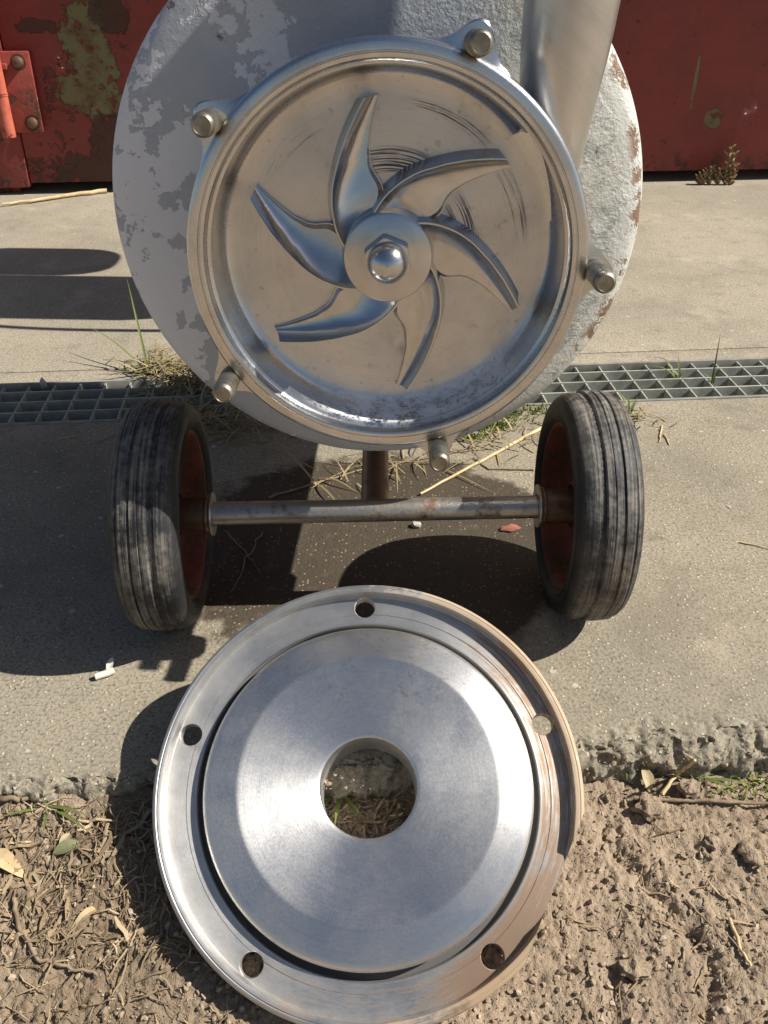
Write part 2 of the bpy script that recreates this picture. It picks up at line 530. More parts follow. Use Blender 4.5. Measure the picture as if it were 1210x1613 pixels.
def m_bracket(name='orange_red_rod_paint', c1=(.52, .13, .075), c2=(.42, .085, .05)):
    m = Mat(name)
    n1, n2 = m.noise(14, 6, .66), m.noise(80, 5, .65)
    c = m.mix(m.rng(n1, .4, .6), c1, c2)
    k = m.rng(m.math('ADD', n1, m.math('MULTIPLY', n2, .4)), .76, .82)
    c = m.mix(k, c, (.10, .035, .02))
    return m.out(c, .6, m.bump(m.math('SUBTRACT', n2, k), .5, .003))


def m_stuff(name, cols, rough=.8, trans=0.0):
    """colour varies from piece to piece of a joined mesh"""
    m = Mat(name)
    g = m.n('NewGeometry')
    r = m.n('ValToRGB'); m.set(r.inputs[0], g.outputs['Random Per Island'])
    el = r.color_ramp.elements
    while len(el) < len(cols): el.new(.5)
    for i, c in enumerate(cols):
        el[i].position = i / (len(cols) - 1); el[i].color = (*c, 1)
    return m.out(r.outputs[0], rough, m.bump(m.noise(300, 3), .3, .0006), Specular_IOR_Level=.3)


CONC = m_concrete('weathered_concrete')
CONC2 = m_concrete('pale_yard_concrete', (.40, .35, .265))
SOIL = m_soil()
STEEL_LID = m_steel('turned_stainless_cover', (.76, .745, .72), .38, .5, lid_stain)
STEEL_CAS = m_steel('turned_stainless_casing', (.68, .685, .69), .25, .3, casing_stain)
STEEL_IMP = m_steel('cast_stainless_impeller', (.62, .62, .62), .22, 0.0, None, 60, .08)
STEEL_PIPE = m_steel('brushed_stainless_pipe', (.66, .64, .605), .36, 0.0, None, 80, .1)
STEEL_STUD = m_simple('greasy_stud_steel', (.38, .35, .29), (.20, .175, .13), 60, .42, .3, .0008, .9)
DRUM = m_drum()
RIM = m_rustred()
AXLE = m_axle()
STRUT = m_axle('rusty_brown_tube', (.22, .15, .10))
TYRE = m_tyre()
CONT = m_container()
BRKT = m_bracket()
PLATE = m_bracket('dull_red_plate_paint', (.27, .05, .035), (.19, .034, .026))
GRATE = m_simple('galvanised_grate', (.40, .41, .36), (.29, .29, .245), 40, .6, .3, .001, 0.0)
FRAME = m_simple('worn_gutter_edge', (.33, .325, .29), (.22, .21, .18), 30, .6, .3, .001, .2)
TROUGH = m_simple('dirty_channel', (.06, .05, .04), (.03, .026, .02), 20, .95)
BLACK = m_simple('black_plastic', (.025, .025, .027), (.04, .04, .042), 20, .5)
BOLT = m_simple('rusty_bolt_steel', (.20, .12, .075), (.11, .07, .05), 70, .6, .4, .001, .4)
ZINC = m_simple('bright_zinc', (.55, .53, .48), (.36, .33, .28), 90, .4, .2, .0005, .8)
STRAW = m_stuff('straw', [(.38, .28, .165), (.24, .17, .10), (.48, .37, .23), (.15, .105, .065), (.29, .235, .155), (.20, .14, .085)])
DRYGR = m_stuff('dry_grass', [(.30, .23, .12), (.42, .33, .185), (.20, .15, .08), (.24, .22, .09)])
GREEN = m_stuff('green_grass', [(.14, .20, .045), (.21, .26, .07), (.12, .15, .04), (.28, .28, .10)], .5)
CRUMB = m_stuff('soil_crumb', [(.35, .27, .19), (.27, .205, .142), (.43, .34, .245), (.22, .165, .11)], .95)
MOSS = m_stuff('moss', [(.10, .14, .02), (.17, .20, .035), (.07, .10, .018)], .9)
TWIG = m_simple('grey_twig', (.30, .225, .15), (.17, .12, .075), 50, .85, .5, .001)
BONE = m_simple('pale_straw_stalk', (.60, .47, .27), (.45, .33, .17), 40, .7, .3, .0006)

# ------------------------------------------------------------------ ground


def crumble(u):
    """how far the broken slab edge eats into the slab, by u"""
    u = np.asarray(u, float)
    w = .012 + .010 * np.clip(fbm(u * 9, u * 0 + 3.3, 4) + .5, 0, 2)
    return w +   .026 * sstep(.14, .30, u) * (0.8 + .7 * fbm(u * 11, u * 0 + 8.1, 3))


def edge_v(u):
    u = np.asarray(u, float)
    return SLAB_V + .010 * fbm(u * 6, u * 0 + 1.7, 4) + .004 * fbm(u * 60, u * 0 + 5.7, 3)


def soil_z(u, v):
    u, v = np.asarray(u, float), np.asarray(v, float)
    d = SLAB_V - v
    e0 = -.016 - .034 * sstep(-.26, -.02, u)
    base = e0 + (-.099 - e0) * np.clip(d, 0, .22) / .22 - .055 * np.clip(d - .22, 0, .6)
    base = base - .010 * sstep(.6, 5, d)
    clod = fbm(u * 11, v * 11, 3) * .006 + np.abs(fbm(u * 42 + 4, v * 42, 4)) * .0065 - .002
    fine = (.35 - np.abs(fbm(u * 95, v * 95, 3))) * .0045 + fbm(u * 230, v * 230, 2) * .0030
    rid = -.008 * np.exp(-((u - .235 - .03 * np.sin(v * 25)) / .010) ** 2) * sstep(.02, .07, d) * sstep(.30, .2, d) * (1 + fbm(u * 60, v * 60, 2))
    rid = rid - .007 * np.exp(-((u - .17 - .25 * (v + .47)) / .008) ** 2) * sstep(.14, .18, d) * sstep(.30, .25, d)
    amp = sstep(8, 1, np.abs(u)) * sstep(8, 1, d)
    return base + (clod + fine + rid) * np.maximum(amp, .15)


def spaced(lo, hi, step, outer, k=1.22):
    a = list(np.arange(lo, hi + step * .5, step))
    s = step
    while a[-1] < outer[1]: s *= k; a.append(min(a[-1] + s, outer[1]))
    s = step; b = []
    x = a[0]
    while x > outer[0]: s *= k; x = max(x - s, outer[0]); b.append(x)
    return np.array(b[::-1] + a)


def grid_mesh(name, U, V, Z, mat, angle=None):
    nu, nv = U.shape
    X = U * CU - V * SU; Y = U * SU + V * CU
    P = np.stack([X, Y, Z], -1).reshape(-1, 3)
    i = np.arange((nu - 1) * (nv - 1)); a = (i // (nv - 1)) * nv + i % (nv - 1)
    Fq = np.stack([a, a + nv, a + nv + 1, a + 1], 1)
    me = bpy.data.meshes.new(name)
    me.vertices.add(len(P)); me.vertices.foreach_set('co', P.ravel())
    me.loops.add(Fq.size); me.loops.foreach_set('vertex_index', Fq.ravel().astype(np.int32))
    me.polygons.add(len(Fq)); me.polygons.foreach_set('loop_start', (np.arange(len(Fq)) * 4).astype(np.int32))
    me.update(calc_edges=True)
    finish(me, True, angle, normals=False)
    return tag(obj(name, me, mat), kind='structure')


us = spaced(-.60, .60, .0021, (-90, 90))
vs = spaced(-.58, SLAB_V + .03, .0021, (-90, SLAB_V + .031))
U, V = np.meshgrid(us, vs, indexing='ij')
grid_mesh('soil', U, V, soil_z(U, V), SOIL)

# front slab: flat top, broken front edge falling to the soil
us = spaced(-.60, .60, .0024, (-90, 90))
ts = np.concatenate([np.linspace(0, 1, 28), np.linspace(1, 2, 26)[1:], np.geomspace(1, 40, 26)[1:] + 1.0])
U, Tt = np.meshgrid(us, ts, indexing='ij')
ev, cw = edge_v(us)[:, None], crumble(us)[:, None]
far = sstep(3, 1, np.abs(U))
top = np.clip((Tt - 2) / (ts[-1] - 2), 0, 1)
V = np.where(Tt < 1, ev + .012 * (Tt - 1) * far + .0, np.where(Tt < 2, ev + cw * (Tt - 1), ev + cw + (GUT0 - ev - cw) * top))
lip = -.014 * sstep(.14, .3, us)[:, None] - .006
Z = np.where(Tt < 1, -.10 + (.10 + lip) * sstep(0, 1, Tt), np.where(Tt < 2, lip * (1 - (Tt - 1)) ** 1.6, 0))
brk = np.exp(-((Tt - 1.0) / .75) ** 2)
nzv = .6 * (.004 - .030 * np.abs(fbm(U * 22, V * 30 + Z * 20, 3)) * .6) * sstep(.05, .25, U) + fbm(U * 50, V * 50 + Z * 40, 4) * .0030 + (.0015 - .012 * np.abs(fbm(U * 75 + 3, V * 75 + Z * 60, 3))) * .8 + fbm(U * 190, V * 190 + Z * 120, 3) * .0018
Z = Z + brk * nzv * far - brk * .010 * np.clip(fbm(U * 16, V * 16 + 7, 3), 0, 1) * far
V = V + np.where(Tt < 1.6, (fbm(U * 40 + 9, Z * 50, 4) * .010 + fbm(U * 170 + 9, Z * 170, 3) * .002), 0) * far
Z = np.where(Tt >= 2.0, np.minimum(Z, .0015) + fbm(U * 3, V * 3, 3) * .0012 * far, Z)
o = grid_mesh('concrete_slab', U, V, Z, CONC, 50)


def slab_box(name, u0, u1, v0, v1, z0, z1, mat):
    me = box(u0, u1, v0, v1, z0, z1, .004, 2)
    return tag(obj(name, me, mat, mtx=Matrix.Rotation(YAW, 4, 'Z')), kind='structure')


slab_box('concrete_kerb_strip', -40, 40, GUT1, .772, -.25, .0005, CONC2)
slab_box('concrete_yard', -40, 40, .776, 60, -.25, 0.0, CONC2)
slab_box('drain_channel', -40, 40, GUT0 - .03, GUT1 + .03, -.30, -.13, TROUGH)
slab_box('channel_side', -40, 40, GUT0 - .04, GUT0 - .0035, -.20, -.012, CONC)

# ------------------------------------------------------------------ gutter grate
YM = Matrix.Rotation(YAW, 4, 'Z')
for half, (u0, u1, lb) in enumerate(((-1.62, -.102, 'grey steel gutter grate under the dry grass behind the blackish wheel in shade'),
                                     (-.098, 1.62, 'sunlit grey steel gutter grate beside the dusty wheel, green blades growing through'))):
    g = empty('gutter_grate')
    g.matrix_world = YM
    tag(g, lb, 'grate', 'gutter grates')
    for v0, v1 in ((GUT0, GUT0 + .007), (GUT1 - .007, GUT1)):
        obj('edge_rail', box(u0, u1, v0, v1, -.035, .003, .001), FRAME, g)
    vb = [GUT0 + .007 + .0435 * k for k in range(5)]
    for k in range(1, 4):
        obj('long_bar', box(u0, u1, vb[k] - .0019, vb[k] + .0019, -.036, .0005, .0004, 1), GRATE, g)
    cb = box(-.0017, .0017, GUT0 + .007, GUT1 - .007, -.036, -.0015, .0004, 1)
    k = u0 + .02
    while k < u1:
        b = obj('cross_bar', cb, GRATE, g); b.location = (k, 0, 0); k += .047

# ------------------------------------------------------------------ shipping container at the back
ct = empty('shipping_container'); ct.matrix_world = YM @ Matrix.Translation((0, WALL_V, 0))
tag(ct, 'peeling dark red painted steel container standing behind the pump', 'container')
obj('wall_panel', box(-.975, 4.6, 0, 2.4, .036, 2.6, .004), CONT, ct)
obj('corner_post', box(-1.2, -.979, -.006, 2.4, .022, 2.6, .006), CONT, ct)
obj('side_panel', box(-1.28, -1.204, .05, 2.4, .03, 2.6, .004), CONT, ct)
for x in (-1.18, 4.42):
    obj('corner_casting', box(x, x + .16, .03, .20, 0.0, .0215, .004), CONT, ct)
for x in (-1.18, 4.42):
    obj('corner_casting', box(x, x + .16, 2.2, 2.37, 0.0, .0215, .004), CONT, ct)
# lock keeper plate with its rod
pl = obj('keeper_plate', box(-1.17, -.897, -.022, -.010, .193, .424, .004), PLATE, ct)
hx = []
for cx_, cz_ in ((-.933, .394), (-.926, .222), (-1.12, .394), (-1.12, .222)):
    V_, F_ = lathe([(.0, .014), (.010, .0138), (.0155, .010), (.017, .0), (.024, .0), (.024, -.004)], 14)
    obj('plate_bolt', mesh('plate_bolt', V_, F_), BOLT, pl, Matrix.Translation((cx_, -.022, cz_)) @ Matrix.Rotation(pi / 2, 4, 'X'))
V_, F_ = tube([(-.998, -.048, .186), (-.998, -.048, .34), (-.998, -.048, 1.2), (-.998, -.048, 2.4)], .021, 20)
rod = obj('lock_rod', mesh('lock_rod', V_, F_), BRKT, ct)
for z in (.305, .311):
    V_, F_ = lathe([(.021, -.0016), (.0225, -.0008), (.0225, .0008), (.021, .0016)], 24)
    obj('rod_ring', mesh('rod_ring', V_, F_), BRKT, rod, Matrix.Translation((-.998, -.048, z)))
obj('keeper_lug', box(-1.03, -.966, -.040, -.0225, .375, .392, .003), PLATE, pl)

# ------------------------------------------------------------------ the pump
cart = empty('pump_cart')
tag(cart, 'stainless centrifugal pump with open casing on a grey drum and two rubber wheels', 'pump')
PF = frame((.0032, -.1084, .4683), (-.007, -.9974, .0715))       # x right, y up, z out of the open face

# drum behind the casing
DZ = -.112
prof = [(.0005, DZ), (.06, DZ), (.12, DZ), (.16, DZ), (.20, DZ - .0005), (.235, DZ - .002), (.248, DZ - .0045), (.2555, DZ - .009), (.259, DZ - .017), (.259, DZ - .05),
        (.252, DZ - .06), (.250, -.3), (.237, -.70), (.23, -.72), (.2, -.73), (.0005, -.735)]
V_, F_ = lathe(prof, 160)
obj('drum', mesh('drum', V_, F_, True, 50), DRUM, cart, PF @ Matrix.Translation((-.011, .021, 0)) @ Matrix.Diagonal((1.012, 1.012, 1, 1)))

STUD_A = [67.8, -2.7, 141.9, -143.6, -74.5]
STUD_R = .1835


def ear(ph):
    b = 0
    for a in STUD_A:
        d = (math.degrees(ph) - a + 180) % 360 - 180
        b = max(b, .0215 * math.exp(-abs(d / 5.2) ** 2.2) + .004 * math.exp(-(d / 11) ** 2) - .0)
    return b


def throat(ph):
    d = math.degrees(ph)
    return .013 * (max(0, (d - 8) / 34) ** 1.2 if 8 < d < 42 else 0)


prof = [(.0005, -.055), (.04, -.055), (.08, -.055), (.11, -.055), (.130, -.055), (.140, -.0548), (.146, -.0535), (.1495, -.051), (.1515, -.047), (.1525, -.041), (.1535, -.030), (.1545, -.016),
        (.1553, -.0118), (.1575, -.0108), (.1583, -.0098), (.1588, -.004), (.1600, -.0012), (.1615, -.0004), (.1632, -.0004), (.1637, -.0014), (.1645, -.0014), (.165, -.0004), (.1705, -.0004),
        (.1725, -.0011), (.1742, -.0028), (.175, -.0055), (.175, -.0125), (.1752, -.0145), (.1752, -.016), (.1748, -.032), (.172, -.0355), (.166, -.0365), (.161, -.040), (.160, -.050), (.161, -.075), (.158, -.095), (.150, -.1115)]
EAR0, EAR1 = 27, 30


def cas_r(i, r, z, ph):
    if EAR0 <= i <= EAR1: return r + ear(ph) * (1.0 if i in (28, 29) else .93)
    if 7 <= i <= 11: return r + throat(ph) * (1, 1, 1, .9, .5)[i - 7]
    if i >= 33:
        d = math.degrees(ph) % 360
        return r + .014 * math.exp(-((d - 35) / 30) ** 2)
    return r


V_, F_ = lathe(prof, 360, cas_r)
PS = PF @ Matrix.Scale(1.016, 4)
casing = obj('casing', mesh('casing', V_, F_, True, 32), STEEL_CAS, cart, PS)
# threaded studs
sp_ = [(.0095, -.016), (.0095, -.006)]
z = -.006
while z < .026:
    sp_ += [(.0098, z + .0004), (.0098, z + .0009), (.0079, z + .0017), (.0079, z + .0021)]; z += .0028
sp_ += [(.0096, z + .0006), (.0093, z + .003), (.0075, z + .0052), (.0069, z + .0055), (.0066, z + .0048), (.0003, z + .0047)]
V_, F_ = lathe(sp_, 28)
stud_me = mesh('stud', V_, F_, True, 40, STEEL_STUD)
for a in STUD_A:
    s = obj('stud', stud_me, None, casing)
    s.location = (STUD_R * cos(R(a)), STUD_R * sin(R(a)), 0); s.rotation_euler = (0, 0, R(a * 3))

# impeller: six swept vanes growing out of a hub
PX = .00058
lr = np.array([58, 66, 74, 84, 100, 117, 145, 169, 195, 214, 224]) * PX
la = np.array([80, 72, 65.5, 58, 47.5, 38, 24, 15, 7.2, 2.3, 0.0])
_r = np.linspace(58, 224, 160)
_c = np.interp(_r, [58, 70, 84, 100, 117, 132, 150, 168, 195, 214, 224], [62, 63, 61, 51, 36.5, 27.5, 20, 15, 9.6, 6.6, 5.2])
_c = np.convolve(np.pad(_c, 12, 'edge'), np.hanning(25) / np.hanning(25).sum(), 'valid')
_a = np.convolve(np.pad(np.interp(_r * PX, lr, la), 8, 'reflect', reflect_type='odd'), np.hanning(17) / np.hanning(17).sum(), 'valid')
cr, ca = _r * PX, _c
ZP, ZT0, ZT1 = -.0555, -.0245, -.0315
VV, FF = [], []
NS, NC = 44, 20
for k in range(6):
    tip = 39 + 60 * k; b0 = len(VV)
    for i in range(NS):
        t = i / (NS - 1); r = (58 + (224 - 58) * t) * PX
        A = tip + np.interp(r, _r * PX, _a); foot = np.interp(r, cr, ca)
        zt = ZT0 + (ZT1 - ZT0) * t
        land = math.degrees(.0030 / r) * (1 - .35 * t)
        cvx = math.degrees(.0075 / r)
        sec = [(A + cvx, ZP - .001, 0), (A + cvx * .8, ZP + .0022, 0), (A + cvx * .42, ZP + .007, 0), (A + cvx * .13, zt - .0045, 0), (A + .03, zt - .0006, 0), (A - land * .12, zt, 0), (A - land * .85, zt, 0), (A - land, zt - .0006, 0)]
        m_ = NC - len(sec)
        for q in range(m_):
            w = (q + 1) / m_
            # scooped pressure side: falls quickly, then runs out flat
            fl_ = .50 - .22 * t
            w2 = min(w / .8, 1); drop = 1 - (1 - w2) ** 2.4
            hz = zt - .0006 - (zt - ZP) * (1 - fl_) * drop
            if w > .81: hz = ZP + (hz - ZP) * (.55 if w < .95 else 0) - (.001 if w > .95 else 0)
            sec.append((A - land - (foot - land) * (min(w / .8, 1) ** 1.1 + max(w - .8, 0) * .22), hz, 0))
        for a_, z_, _ in sec:
            rr = r + (.0 if t < .97 else 0)
            VV.append((rr * cos(R(a_)), rr * sin(R(a_)), z_))
    for i in range(NS - 1):
        for j in range(NC - 1):
            a = b0 + i * NC + j
            FF.append((a, a + 1, a + NC + 1, a + NC))
    FF.append(tuple(b0 + (NS - 1) * NC + j for j in range(NC)))
    FF.append(tuple(b0 + j for j in range(NC))[::-1])
hub = lathe([(.055, -.0551), (.049, -.0530), (.0445, -.048), (.0415, -.040), (.0402, -.030), (.0396, -.0222), (.0388, -.0205), (.0372, -.0198), (.0003, -.0198)], 96)
V_, F_ = join([(VV, FF), hub])
imp = obj('impeller', mesh('impeller', V_, F_, True, 34), STEEL_IMP, cart, PS)
# cap nut
bm = bmesh.new()
bmesh.ops.create_cone(bm, cap_ends=True, segments=6, radius1=.0226, radius2=.0212, depth=.017)
bmesh.ops.translate(bm, vec=(0, 0, -.0198 + .0085), verts=bm.verts)
bmesh.ops.bevel(bm, geom=bm.edges[:], offset=.0009, segments=2, affect='EDGES')
me = bpy.data.meshes.new('cap_nut'); bm.to_mesh(me); bm.free()
V0 = [v.co.copy() for v in me.vertices]; F0 = [tuple(p.vertices) for p in me.polygons]
dome = lathe([(.0184, -.004)] + [(.0180 * cos(q), -.0025 + .0180 * sin(q)) for q in np.linspace(0, 1.5, 12)] + [(.0002, .0157)], 48)
V_, F_ = join([(V0, F0), dome])
nut = obj('cap_nut', mesh('cap_nut', V_, F_, True, 40), STEEL_IMP, imp)
nut.rotation_euler = (0, 0, R(8))

# discharge pipe, a cone widening upwards
pts = [(.140, .03, -.064), (.140, .05, -.060), (.140, .07, -.056), (.144, .12, -.054), (.149, .17, -.053), (.153, .23, -.052), (.157, .30, -.051), (.161, .38, -.051), (.163, .46, -.051)]
V_, F_ = tube(pts, [.024, .0285, .0305, .0345, .0375, .0405, .0435, .045, .045], 56)
V_ = [Vector(v) for v in V_]
for v in V_:
    rr = math.hypot(v.x, v.y)
    if rr < .171 and v.z > -.115:
        k = .171 / max(rr, .01); v.x *= k; v.y *= k
pipe = obj('discharge_pipe', mesh('discharge_pipe', V_, F_, True, 60), STEEL_PIPE, cart, PF)
V_, F_ = lathe([(.0455, -.006), (.060, -.006), (.062, -.004), (.062, .008), (.060, .010), (.045, .010)], 48)
obj('pipe_coupling', mesh('pipe_coupling', V_, F_), STEEL_PIPE, pipe, Matrix.Translation((.163, .455, -.051)) @ Matrix.Rotation(-pi / 2, 4, 'X'))

# axle, strut, frame
AY = R(1.5)
AXM = Matrix.Translation((-.010, .004, .1375)) @ Matrix.Rotation(AY, 4, 'Z') @ Matrix.Rotation(R(.5), 4, 'Y').inverted()
V_, F_ = tube([(x, 0, 0) for x in np.linspace(-.270, .270, 9)], .0138, 28)
axle = obj('axle', mesh('axle', V_, F_), AXLE, cart, AXM)
V_, F_ = tube([(0, .002, .0), (0, .06, .006), (0, .2, .018), (0, .4, .03), (0, .62, .035)], .0168, 24)
st = obj('strut', mesh('strut', V_, F_), STRUT, cart, Matrix.Translation((-.011, .004, .1375)))
for y in (.24, .56):
    obj('saddle', box(-.05, .03, y - .02, y + .02, .155, .2149 - .0 - (y + .1) * .0715 + .075 - .06, .004), STRUT, cart)
for s in (-1, 1):
    V_, F_ = tube([(s * .12, .66, .27), (s * .15, .72, .14), (s * .16, .74, .012)], .014, 14)
    lg = obj('rear_leg', mesh('rear_leg', V_, F_), STRUT, cart)
    obj('foot_plate', box(s * .16 - .03, s * .16 + .03, .71, .77, 0.0015, .012, .002), STRUT, lg)
    V_, F_ = tube([(s * .1, .62, .26), (s * .1, .80, .25), (s * .1, 1.05, .25), (s * .1, 1.14, .28), (s * .1, 1.17, .40), (s * .1, 1.18, .56)], .014, 14)
    obj('handle_bar', mesh('handle_bar', V_, F_), STRUT, cart)
# guessed box and cable, unseen behind the drum, shaped to throw the left-hand shadow
bx_ = obj('shadow_box', box(-.11, .11, .97, 1.27, .49, 1.14, .10, 5), BLACK, cart)
obj('shadow_box_rear', box(-.10, .10, 1.272, 1.50, .74, 1.10, .09, 5), BLACK, bx_)
obj('shadow_box_top', box(-.09, .09, 1.13, 1.24, 1.1405, 1.19, .01), BLACK, bx_)
cp = []
for i in range(40):
    t = i / 39
    cp.append((-.02 - .03 * sin(t * pi), 1.0 - .035 * sin(t * pi) - .085 * t, 1.12 - .70 * t))
V_, F_ = tube(cp, .0085, 8)
obj('cable', mesh('cable', V_, F_), BLACK, cart)

# wheels
tp = [(.099, -.024), (.101, -.0300), (.1035, -.0335), (.1050, -.0350), (.1058, -.0342), (.1078, -.0358), (.1086, -.0350), (.1108, -.0361), (.1116, -.0353), (.1140, -.0358), (.1148, -.0350), (.1180, -.0352), (.1220, -.0342), (.1258, -.0325), (.1292, -.0296), (.1318, -.0262), (.1334, -.0230), (.1343, -.0200),
      (.1350, -.0142), (.1328, -.0134), (.1328, -.0120), (.1328, -.0106), (.1328, -.0092), (.1328, -.0078), (.1356, -.0070), (.1368, -.0056), (.1373, .0010), (.1364, .0016), (.1364, .0026), (.1374, .0032), (.1372, .0105), (.1348, .0112), (.1348, .0132), (.1366, .0138), (.1358, .0230), (.1346, .0244), (.1330, .0248), (.1330, .0262), (.1335, .0270),
      (.1318, .0300), (.1285, .0330), (.1240, .0352), (.1185, .0360), (.1150, .0358), (.1110, .0345), (.104, .0300), (.099, .024)]


def tyre_r(i, r, z, ph):
    if r < .13: return r
    q = .0003 * sin(ph * 3 + z * 40) + .00025 * sin(ph * 11 + 2) + (.0011 * ((int(ph * 220 / 6.2832 + .5) + i) % 2) if .1327 < r < .1329 else 0)
    return r + q - .0007


V_, F_ = lathe(tp + [(.096, .022), (.096, -.022)], 220, tyre_r, closed=True)
tyre_me = mesh('tyre', V_, F_, True, 32, TYRE)
rp = [(.0985, -.0262), (.1005, -.0285), (.1005, -.0300), (.0965, -.0295), (.0945, -.0265), (.0925, -.018), (.0900, -.008), (.086, -.001), (.078, .004), (.060, .005), (.045, .003), (.036, -.004), (.030, -.011), (.026, -.014),
      (.026, .020), (.036, .016), (.045, .011), (.060, .011), (.078, .010), (.088, .007), (.0925, .016), (.0945, .0265), (.0965, .0295), (.1005, .0300), (.1005, .0285), (.0985, .0262)]
V_, F_ = lathe(rp, 120)
rim_me = mesh('wheel', V_, F_, True, 45, RIM)
hubp = [(.0142, -.052), (.0215, -.052), (.0225, -.0505), (.0225, -.047), (.0205, -.045), (.0205, -.014), (.0205, .03), (.0142, .031)]
V_, F_ = lathe(hubp, 48)
hub_me = mesh('hub', V_, F_, True, 40, STRUT)
V_, F_ = lathe([(.0145, -.0015), (.0255, -.0015), (.0262, 0), (.0255, .0015), (.0145, .0015)], 40)
wash_me = mesh('washer', V_, F_, True, 40, ZINC)
V_, F_ = lathe([(.0002, -.006), (.0045, -.0058), (.0062, -.0045), (.0065, 0)], 6)
bolt_me = mesh('rim_bolt', V_, F_, False, None, ZINC)
for s in (-1, 1):
    # local -z faces the axle's middle
    lean = R(1.0)
    wm = AXM @ Matrix.Translation((s * .2470, 0, 0)) @ Matrix.Rotation(s * pi / 2 + (lean if s > 0 else lean), 4, 'Y') @ Matrix.Rotation(.7 if s < 0 else 2.1, 4, 'Z')
    w = obj('wheel', rim_me, None, cart, wm)
    w['label'] = 'rusty red steel rim in shade on the dusty sunlit right tyre' if s > 0 else 'rusty red steel rim of the half shaded left tyre'
    obj('tyre', tyre_me, None, w); obj('hub', hub_me, None, w)
    wa = obj('washer', wash_me, None, w); wa.location = (0, 0, -.0535)
    for k in range(5):
        b = obj('rim_bolt', bolt_me, None, w); b.location = (.068 * cos(k * 2 * pi / 5), .068 * sin(k * 2 * pi / 5), .0045)

# ------------------------------------------------------------------ the removed cover, leaning on the slab edge
LF = frame((-.0149, -.3097, .0192), (-.0034, -.5299, .8481))
lp = [(.0470, -.0495), (.0462, -.048), (.0462, .0085), (.0468, .0102), (.0480, .0112), (.050, .0118), (.060, .0132), (.075, .0153), (.095, .0181), (.110, .0202), (.1215, .0218), (.1240, .0220), (.1250, .0219), (.127, .0214), (.140, .0180), (.150, .0153), (.1545, .0138),
      (.1568, .0122), (.1578, .0102), (.1580, .0080), (.1566, .0062), (.1560, .0), (.1560, -.0080), (.1564, -.0092), (.1640, -.0092), (.1646, -.0084), (.1650, -.0012), (.1656, 0.0), (.1752, 0.0), (.1754, -.0007), (.1760, -.0007), (.1762, 0.0), (.1945, 0.0), (.1952, .0006), (.1958, .0040), (.1962, .0105), (.1970, .0118),
      (.1985, .0121), (.2005, .0120), (.2010, .0112), (.2016, .0112), (.2022, .0116), (.2040, .0110), (.2056, .0092), (.2062, .0065), (.2062, -.0060), (.2050, -.0095), (.2030, -.0110), (.1600, -.0125), (.080, -.0160), (.066, -.0180), (.060, -.022), (.0575, -.030), (.0575, -.0485), (.0565, -.0498)]
V_, F_ = lathe(lp, 256, closed=True)
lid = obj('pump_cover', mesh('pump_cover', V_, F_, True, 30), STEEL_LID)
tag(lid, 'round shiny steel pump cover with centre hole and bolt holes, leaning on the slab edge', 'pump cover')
bm = bmesh.new()
for k in range(5):
    a = R(91.7 + 72 * k)
    m4 = Matrix.Translation((.1835 * cos(a), .1835 * sin(a), 0))
    bmesh.ops.create_cone(bm, cap_ends=True, segments=40, radius1=.0105, radius2=.0105, depth=.06, matrix=m4)
    bmesh.ops.create_cone(bm, cap_ends=True, segments=40, radius1=.0085, radius2=.0125, depth=.004, matrix=m4 @ Matrix.Translation((0, 0, -.0006)))
# a milled flat that takes a chord off the rim
for a in (-27,):
    m4 = Matrix.Rotation(R(a), 4, 'Z') @ Matrix.Translation((.1937 + .03, 0, .0)) @ Matrix.Rotation(R(-7), 4, 'Y') @ Matrix.Diagonal((.06, .2, .08, 1))
    bmesh.ops.create_cube(bm, size=1, matrix=m4)
cme = bpy.data.meshes.new('cut'); bm.to_mesh(cme); bm.free()
cut = bpy.data.objects.new('cut', cme); col.objects.link(cut)
mod = lid.modifiers.new('holes', 'BOOLEAN'); mod.object = cut; mod.operation = 'DIFFERENCE'; mod.solver = 'EXACT'; mod.use_self = True
dg = bpy.context.evaluated_depsgraph_get()
nm = bpy.data.meshes.new_from_object(lid.evaluated_get(dg))
lid.modifiers.clear()
bpy.data.objects.remove(cut)
lid.data = nm
nm.name = 'pump_cover'
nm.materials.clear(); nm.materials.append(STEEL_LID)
finish(nm, True, 30, normals=False)
lid.matrix_world = LF

# ------------------------------------------------------------------ plants, litter and small things


_gu, _gv = np.arange(-.9, .9, .003), np.arange(-.9, -.2, .003)
_gz = soil_z(*np.meshgrid(_gu, _gv, indexing='ij'))


def soil_at(u, v):
    i, j = int((u + .9) / .003 + .5), int((v + .9) / .003 + .5)
    return float(_gz[min(max(i, 0), len(_gu) - 1), min(max(j, 0), len(_gv) - 1)])


def on_ground(px, py):
    """the point of ground seen at a photo pixel"""
    z = -.03
    if py > 1100:
        for _ in range(6):
            p = ground(px, py, z); u, v = toUV(p); z = soil_at(u, v)
        if v < SLAB_V + .004: return Vector((p.x, p.y, z))
    p = ground(px, py, 0.0); u, v = toUV(p)
    z = 0.0
    if GUT0 < v < GUT1: z = -.004; p = ground(px, py, z)
    return Vector((p.x, p.y, z))


